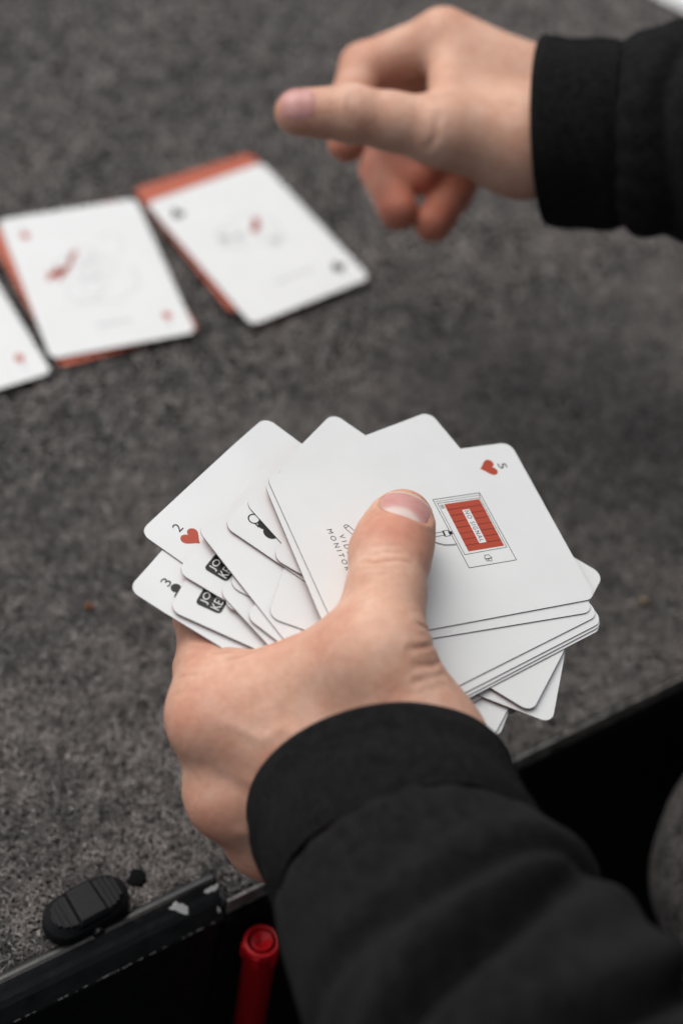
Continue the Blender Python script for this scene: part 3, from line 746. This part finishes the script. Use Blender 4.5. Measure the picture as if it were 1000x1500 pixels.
# nail: bed recess and folds
NC = TI+ta*12.8; NWd, NLn = 7.6, 7.0
def nail_loc(P_): q = P_-NC; return q@ts, q@ta, q@tn
x, y, z = nail_loc(V)
def nail_sd(x, y):        # rounded outline, in mm (approx)
    yy = np.where(y > 0, y/ (NLn*1.02), y/NLn); k = (np.abs(x/NWd)**2.8+np.abs(yy)**2.8)**(1/2.8)
    return (k-1)*NWd*.9
sdn = nail_sd(x, y); top = (z > 0) & (np.abs(x) < 13) & (np.abs(y) < 12)
fold = np.exp(-((sdn-1.1)/.85)**2)*np.where(y > 2.5, np.clip(1-(y-2.5)/3.5, 0, 1), 1)
disp = disp+np.where(top, .42*fold-.55/(1+np.exp(sdn/.22)), 0)
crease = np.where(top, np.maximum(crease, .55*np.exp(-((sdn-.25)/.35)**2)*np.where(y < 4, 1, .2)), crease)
red = np.zeros(len(V))
def blush_shade(c, r, a):
    global red
    red[:] = np.maximum(red, a*np.exp(-(np.linalg.norm(V-np.asarray(c), axis=1)/r)**2))
blush_shade(TI+ta*20, 9, .6); blush_shade(TI+tn*6, 10, .45); blush_shade(IM+dors*8, 14, .42); blush_shade(MM+dors*8, 15, .55); blush_shade(RM, 20, .6); blush_shade(IM-A(6, 0, 8), 16, .5)
blush_shade(np.array((-30.8, 277.2, 120.0)), 12, .3); blush_shade(np.array((25.6, 278.8, 140.0)), 10, .18); blush_shade(np.array((-0.2, 272.1, 130.0)), 16, .14)
blush_shade(IP, 15, .35)
red = np.clip(red+.20*np.clip(lumps(V, .13, 51)*2.2, -.4, 1)+.10*np.clip(lumps(V, .4, 52)*2, -.5, 1), 0, 1)
for q_, o_ in ((IM, A(6, 2, 6)), (MM, A(4, 0, 2))):               # extensor tendons and a vein over the back of the hand
    pl = onto(LH, np.stack([q_+dors*12+(WR+dors*14+o_-q_-dors*12)*f_ for f_ in np.linspace(.15, .9, 8)]))
    disp = disp+.42*np.exp(-(seg_dist(V, pl)/2.6)**2)
pl = onto(LH, np.stack([np.array(q_) for q_ in ((-19.1, 247.6, 125.0), (-9.9, 243.7, 126.0), (-4.3, 248.3, 128.0), (3.9, 243.5, 130.0), (12.1, 239.0, 130.0))]))
disp = disp+.30*np.exp(-(seg_dist(V, pl)/1.7)**2)
V2 = V+Nn*disp[:, None]
me = mesh_np('hand', V2, F, [SKIN]); fattr(me, 'red', red); fattr(me, 'crease', crease)
hand = under(obj('hand', me, label='bare left hand gripping the fan of cards, thumb on top'), person)
# nail plate: follows the thumb's dorsal curve
gx = np.linspace(-1, 1, 33); gy = np.linspace(-1, 1, 33)
XX, YY = np.meshgrid(gx, gy, indexing='ij')
rx = XX*np.sqrt(np.maximum(0, 1-YY**2*.30)); ry = YY*np.sqrt(np.maximum(0, 1-XX**2*.30))     # squircle grid
rr = np.maximum(np.abs(XX), np.abs(YY)); X_ = rx*NWd*1.02; Y_ = ry*NLn*1.05
Pq = NC+X_.ravel()[:, None]*ts+Y_.ravel()[:, None]*ta+22*tn
for _ in range(60): Pq = Pq-tn*np.clip(LH.ev(Pq), -2, 2)[:, None]*.8
hz = (Pq-NC)@tn
A_ = np.stack([np.ones(hz.size), X_.ravel(), X_.ravel()**2, Y_.ravel(), Y_.ravel()**2, X_.ravel()**4], 1)
inn = (np.abs(X_.ravel()) < NWd*.9)
cf = np.linalg.lstsq(A_[inn], hz[inn], rcond=None)[0]
zz = A_@cf-.10-.30*np.clip((rr.ravel()-.93)/.07, 0, 1)**2-.25*np.clip(-YY.ravel()-.6, 0, 1)
Pn = NC+X_.ravel()[:, None]*ts+Y_.ravel()[:, None]*ta+zz[:, None]*tn
Fn = np.array([[i*33+j, (i+1)*33+j, (i+1)*33+j+1, i*33+j+1] for i in range(32) for j in range(32)])
Pn2 = Pn-tn*.5; n_ = len(Pn)
per_ = [i*33 for i in range(33)]+[32*33+j for j in range(1, 33)]+[i*33+32 for i in range(31, -1, -1)]+[j for j in range(31, 0, -1)]
Fe = np.array([[per_[k], per_[(k+1) % len(per_)], per_[(k+1) % len(per_)]+n_, per_[k]+n_] for k in range(len(per_))])
me = mesh_np('thumbnail', np.concatenate([Pn, Pn2]), np.concatenate([Fn, Fe]), [NAIL])
lun = .85/(1+np.exp(((Y_.ravel()+NLn*.78)+.07*(X_.ravel()+.8)**2-2.5)/.5)); fre = 1/(1+np.exp(-(Y_.ravel()-NLn*.86+.02*X_.ravel()**2)/.16))
fattr(me, 'lunula', np.concatenate([lun, lun])); fattr(me, 'free', np.concatenate([fre, fre]))
o = obj('thumbnail', me); o.parent = hand; o.matrix_parent_inverse = Matrix.Identity(4)

# --- raised hand (farther away)
def D(*v): return np.array(v, float)
r = dict(w=(67.5, 541.9, 123.0), tc=(37.8, 516.0, 128.9), tm=(6.7, 505.8, 136.1), ti=(-25.9, 499.7, 140.1), tt=(-44.8, 494.6, 139.7),
         im=(0.6, 559.3, 137.3), ip=(-27.0, 554.6, 120.5), id=(-29.8, 531.6, 114.6), it=(-26.9, 515.4, 114.1),
         mm=(12.8, 571.6, 125.4), mp=(-18.5, 570.4, 101.1), md=(-13.1, 555.0, 88.4), mt=(2.3, 538.0, 87.4),
         rm=(26.9, 578.0, 113.8), rp=(-8.3, 573.0, 85.2), rd=(-12.2, 543.7, 81.8), rt=(-2.6, 517.2, 85.8),
         pm=(40.3, 577.3, 104.2), pp=(22.9, 566.1, 79.5), pd=(16.9, 542.2, 77.9), pt=(11.8, 518.6, 81.8))
r = {k: np.array(v) for k, v in r.items()}
RH = SDF()
for k, rr_ in (('im', 12), ('mm', 12), ('rm', 11.5), ('pm', 10.5)): RH.cap(r['w'], r[k], 20, rr_, 8)
RH.cap(r['w'], r['w']+RIGHT*90+A(0, 0, -4), 24, 27, 10)
RH.cap(r['w'], r['tc'], 19, 17.5, 10); RH.cap(r['tc'], r['tm'], 17, 13, 9)
tw = r['tm']+(r['ti']-r['tm'])*.55
RH.cap(r['tm'], tw, 12.6, 10.3, 4); RH.cap(tw, r['ti'], 10.3, 10.2, 3); RH.cap(r['ti'], r['tt'], 10.2, 8.4, 3)
RH.tri(r['tm']+A(3, 3, 0), r['im']+A(4, -3, -2), r['w'], 8.5, 9)
RH.tri(r['rp'], r['pp'], r['pm'], 8.5, 6); RH.cap(r['mt'], r['pp'], 6.5, 7.5, 4)
RH.tri(r['tc'], r['rm']+A(6, -8, -10), r['pm']+A(4, -6, -6), 11, 10)          # palm
finger(RH, [r['im'], r['ip'], r['id'], r['it']], [11, 9.4, 8.2, 7.2], 3)
finger(RH, [r['mm'], r['mp'], r['md'], r['mt']], [11, 9.6, 8.4, 7.2], 3)
finger(RH, [r['rm'], r['rp'], r['rd'], r['rt']], [10.5, 9.4, 8.8, 7.8], 3)
finger(RH, [r['pm'], r['pp'], r['pd'], r['pt']], [9.8, 8.4, 8.0, 7.4], 3)
V, F = mesh_sdf(RH, 1.0); Nn = RH.grad(V)
disp = .22*lumps(V, .2, 9); crease = np.zeros(len(V))
for pts_, w_, dp_, rd_ in ([[(-27.6, 497.2, 149.7), (-27.4, 491.8, 147.8), (-25.3, 487.4, 144.2)], .8, .45, .2], [[(-25.7, 497.5, 149.9), (-25.1, 491.2, 147.3), (-23.1, 486.8, 143.7)], .8, .3, .15],
                           [[(4.6, 500.7, 144.7), (5.3, 494.3, 142.1), (3.7, 492.8, 138.3)], 1.3, .45, .25]):
    add_crease(RH, [np.array(q_) for q_ in pts_], w_, dp_, rd_)
red = np.zeros(len(V))
for k, rad, a_ in (('tt', 10, .7), ('it', 14, .9), ('id', 12, .8), ('mt', 18, 1), ('md', 18, 1), ('rt', 18, 1), ('rd', 18, 1), ('pt', 18, 1), ('pd', 18, 1), ('ip', 14, .5), ('im', 13, .25), ('pp', 16, .9), ('rp', 16, .9), ('ti', 9, .25)): blush_shade(r[k], rad, a_)  # curled fingers painted deep red for the shade on their undersides
me = mesh_np('hand', V+Nn*disp[:, None], F, [SKIN]); fattr(me, 'red', red); fattr(me, 'crease', crease)
hand2 = under(obj('hand', me, label='bare right hand above the carpet with loosely curled fingers'), person)
ra_ = nrm(r['tt']-r['ti']); rn_ = nrm(-FWD*.8+UP*.25); rn_ = nrm(rn_-ra_*(rn_@ra_)); rs_ = np.cross(ra_, rn_)
gg = np.linspace(-1, 1, 15); XX, YY = np.meshgrid(gg, gg, indexing='ij')
X_ = XX*np.sqrt(1-YY**2*.3)*6.6; Y_ = YY*np.sqrt(1-XX**2*.3)*6.4
cc_ = r['tt']+ra_*1.0
Pq = cc_+X_.ravel()[:, None]*rs_+Y_.ravel()[:, None]*ra_+14*rn_
for _ in range(50): Pq = Pq-rn_*np.clip(RH.ev(Pq), -2, 2)[:, None]*.8
Pq = Pq+rn_*.25-rn_*(.35*np.clip((np.maximum(np.abs(XX), np.abs(YY)).ravel()-.85)/.15, 0, 1))[:, None]
me = mesh_np('thumbnail', Pq, np.array([[i*15+j, (i+1)*15+j, (i+1)*15+j+1, i*15+j+1] for i in range(14) for j in range(14)]), [NAIL])
fattr(me, 'lunula', np.zeros(len(Pq))); fattr(me, 'free', np.zeros(len(Pq)))
o = obj('thumbnail', me); o.parent = hand2

# ------------------------------------------------------------------ sleeves
def tube(rings, closed=True):
    n = len(rings[0]); V = np.concatenate(rings); F = []
    for j in range(len(rings)-1):
        i = np.arange(n); F.append(np.stack([j*n+i, j*n+(i+1) % n, (j+1)*n+(i+1) % n, (j+1)*n+i], 1))
    return V, np.concatenate(F)
def gauss(x, w): return np.exp(-(x/w)**2)
FZ = []
def make_sleeve(c0, w, m, cuff_len, length, rad_c, rad_s, folds, seed, label, bendv=A(0, 0, 0), ell_tilt=0., rib=.28):
    """c0 opening centre, w axis, m major direction; rad_c/rad_s: functions t-> (a,b)"""
    w = nrm(w); m = nrm(m-w*(m@w)); k = np.cross(w, m); n = 220
    th = np.linspace(0, 2*np.pi, n, endpoint=False); g = np.random.default_rng(seed)
    ph = g.uniform(0, 6.28, 8)
    def ring(t, a, b, extra=0.):
        cen = c0+w*t+bendv*(t/100.)**2
        rr = 1.0
        dr = extra
        sh = ell_tilt*np.cos(th)
        return cen+(np.cos(th)*(a+dr))[:, None]*m+(np.sin(th)*(b+dr))[:, None]*k+(sh*np.exp(-t/60.))[:, None]*w
    R1 = []
    a, b = rad_c(0)
    for t, d in ((30, -3.2), (12, -2.8), (3, -2.4), (.6, -1.9), (-.3, -1.0), (0, -.2), (1.2, .25)): R1.append(ring(t, a, b, d))
    for t in np.linspace(2.5, cuff_len, 60):
        a, b = rad_c(t)
        e = rib*np.sin(th*74)+.8*np.sin(3*th+ph[0]+t*.03)+.5*np.sin(5*th+ph[1]-t*.05)+.35*np.sin(t*.35+2*np.sin(2*th+ph[2]))
        e = e*min(1, t/8)-1.2*gauss(t-cuff_len, 3.0)
        R1.append(ring(t, a, b, e))
    V, F = tube(R1); me_c = mesh_np('cuff', V, F, [RIBKNIT]); FZ.append((V, 9))
    R2 = []
    ts_ = np.linspace(cuff_len-1.0, length, 190)
    for t in ts_:
        a, b = rad_s(t); s = t-cuff_len
        e = -3.2*gauss(s+1, 3.5)+.8*np.sin(2*th+ph[3]+t*.02)+.5*np.sin(4*th+ph[4]-t*.04)
        e = e+.35*np.sin(th*22+3*np.sin(t*.05))*gauss(s, 10)                      # gathers at the seam
        for (t0, tilt, tdir, wd, dep, wc, span) in folds:
            x_ = t-(t0+tilt*np.cos(th-tdir)+3*np.sin(3*th+t0)); win = .12+.88*np.clip(np.cos((th-wc)*.5), 0, 1)**span
            e = e-dep*win*gauss(x_, wd)+.50*dep*win*gauss(x_-2.0*wd, 1.5*wd)+.42*dep*win*gauss(x_+2.0*wd, 1.5*wd)
        R2.append(ring(t, a, b, e))
    V, F = tube(R2)
    FZ.append((V, 0))
    me_s = mesh_np('sleeve', V, F, [SWEAT])
    s_ = under(obj('sleeve', me_s, label=label), person)
    c_ = obj('cuff', me_c); c_.parent = s_
    fv, ff = [], []; base_ = 0                                     # short fuzz standing off the fleece
    for Vf, skip in FZ[-2:]:
        R_g = Vf.reshape(-1, n, 3)[skip:]; cg = R_g.mean(1, keepdims=True); ii = g.integers(0, R_g.shape[0], 26000); jj = g.integers(0, n, 26000)
        i2_ = np.minimum(ii+1, R_g.shape[0]-1); fa = g.uniform(0, 1, (26000, 1)); fb = g.uniform(0, 1, (26000, 1))
        p0 = (R_g[ii, jj]*(1-fb)+R_g[ii, (jj+1) % n]*fb)*(1-fa)+(R_g[i2_, jj]*(1-fb)+R_g[i2_, (jj+1) % n]*fb)*fa
        ou = p0-cg[ii, 0]; ou /= np.linalg.norm(ou, axis=1)[:, None]; dr_ = ou*.8+g.normal(0, .55, ou.shape); dr_ /= np.linalg.norm(dr_, axis=1)[:, None]
        sd_ = np.cross(dr_, g.normal(0, 1, ou.shape)); sd_ /= np.linalg.norm(sd_, axis=1)[:, None]; Lf = g.uniform(.5, 1.5, (26000, 1)); wf = .035
        fv.append(np.stack([p0-sd_*wf-ou*.1, p0+sd_*wf-ou*.1, p0+dr_*Lf+sd_*.012], 1).reshape(-1, 3)); ff.append(np.arange(26000*3).reshape(-1, 3)+base_); base_ += 26000*3
    obj('fuzz', mesh_np('fuzz', np.concatenate(fv), np.concatenate(ff), [SWEAT]), s_, kind='stuff')
    return s_
W1 = nrm(A(.35, -.89, .27))
L0 = np.array((26.8, 246.0, 108.0))
make_sleeve(L0, W1, RIGHT*.93+UP*.33, 32, 300,
            lambda t: (37.6+.0*t, 35.8+.04*t), lambda t: (38.0+.11*(t-32), 38.5+.09*(t-32)),
            [(66, 10, 3.1, 4.0, 5.0, .6, 3), (86, 26, 3.1, 4.6, 10.0, 2.1, 3), (112, 20, 2.7, 5.5, 12.0, 1.3, 2.5), (140, -18, 2.9, 6, 10, 2.0, 2), (152, 22, 2.9, 7, 12, .9, 2), (200, 10, 1.0, 14, 8, 1, 1)], 21, 'black sweatshirt sleeve of the arm in front', bendv=A(13, 4, 0), ell_tilt=4.)
W2_ = W2 = nrm(RIGHT*.95-UP*.08-FWD*.27)
make_sleeve(np.array((45.4, 528.3, 128.7)), W2, UP*.97+FWD*.1+RIGHT*.1, 30, 200,
            lambda t: (35.0-.02*t, 36.0), lambda t: (36.5+.09*(t-30), 37.0+.07*(t-30)),
            [(50, 3, 0, 4, 3.5, 1., 1), (72, -6, .5, 5.5, 5.0, .6, 1), (104, 8, 0, 7, 5, 0, 1)], 33, 'black sweatshirt sleeve at the upper right', ell_tilt=-2.5, rib=.08)

# torso and upper arms of the same sweatshirt, unseen beyond the right of the picture, added for near-side shade
BD = SDF()
TO = A(470., 250., 0)
for z0_, z1_, hw0, hw1, r0_, r1_ in ((-360, 60, 120, 130, 105, 110), (60, 330, 130, 150, 110, 100)):
    BD.cap(TO+A(0, 0, z0_)-ED*hw0, TO+A(0, 0, z1_)-ED*hw1, r0_, r1_, 40); BD.cap(TO+A(0, 0, z0_)+ED*hw0, TO+A(0, 0, z1_)+ED*hw1, r0_, r1_, 40)
    BD.cap(TO+A(0, 0, z0_), TO+A(0, 0, z1_), r0_+12, r1_+12, 40)
SL1 = L0+W1*285+A(13, 4, 0)*8.1; SL2 = np.array((45.4, 528.3, 128.7))+W2_*185
BD.cap(TO+A(0, 0, 350)-ED*170, SL1+A(60, -10, 10), 72, 60, 40); BD.cap(SL1+A(60, -10, 10), SL1, 58, 50, 20)
BD.cap(TO+A(0, 0, 350)+ED*170, SL2+A(60, -10, 20), 72, 60, 40); BD.cap(SL2+A(60, -10, 20), SL2, 56, 46, 20)
V, F = mesh_sdf(BD, 7.); under(obj('sweatshirt_body', mesh_np('sweatshirt_body', V, F, [SWEAT]), label='body of the black sweatshirt, unseen beyond the right edge, added for shade'), person)

# trouser leg at the right edge
KN = np.array((200.2, 326.5, -25.0)); ax = nrm(A(.55, -.35, -.75)); mj = nrm(np.cross(ax, A(0, 0, 1))); mk_ = np.cross(ax, mj)
R_k = []; th = np.linspace(0, 2*np.pi, 120, endpoint=False)
for t in np.linspace(0, 1, 70):
    if t < .3: a_ = t/.3*math.pi/2; rad = 60*math.sin(a_)+.01; zz_ = -60*math.cos(a_)
    else: rad = 60+22*(t-.3); zz_ = (t-.3)*420
    R_k.append(KN+ax*zz_+((rad+.9*np.sin(3*th+zz_*.05)+.6*np.sin(7*th-zz_*.08))[:, None])*(np.cos(th)[:, None]*mj+np.sin(th)[:, None]*mk_))
V, F = tube(R_k); under(obj('trouser_leg', mesh_np('trouser_leg', V, F, [TROUSER]), label='charcoal cloth over a bent knee at the right edge'), person)

# crumbs on the carpet
def crumb(name, o, r0, seed, col, label):
    g = np.random.default_rng(seed); q = Part(); prof = []
    V = []; n = 10; rows = 6
    for j in range(rows+1):
        f = math.pi*j/rows
        for i in range(n):
            a = 2*math.pi*i/n; rr_ = r0*g.uniform(.7, 1.15)
            V.append(o+A(math.cos(a)*math.sin(f)*rr_*1.2, math.sin(a)*math.sin(f)*rr_*.8, math.cos(f)*rr_*.6))
    F = [[j*n+i, j*n+(i+1) % n, (j+1)*n+(i+1) % n, (j+1)*n+i] for j in range(rows) for i in range(n)]
    q.add(V, F); m = mat(name+'_stuff', col, .8, .2)[0]
    return obj(name, q.build(name, [m], True), label=label, category='crumb')
crumb('crumb', np.array((-84.4, 361.6, 1.6)), 1.5, 3, (.20, .07, .02), 'tiny orange crumb on the carpet left of the held cards')
crumb('crumb', np.array((123.1, 418.2, 1.8)), 2.0, 5, (.26, .19, .12), 'small tan crumb on the carpet right of the held cards')
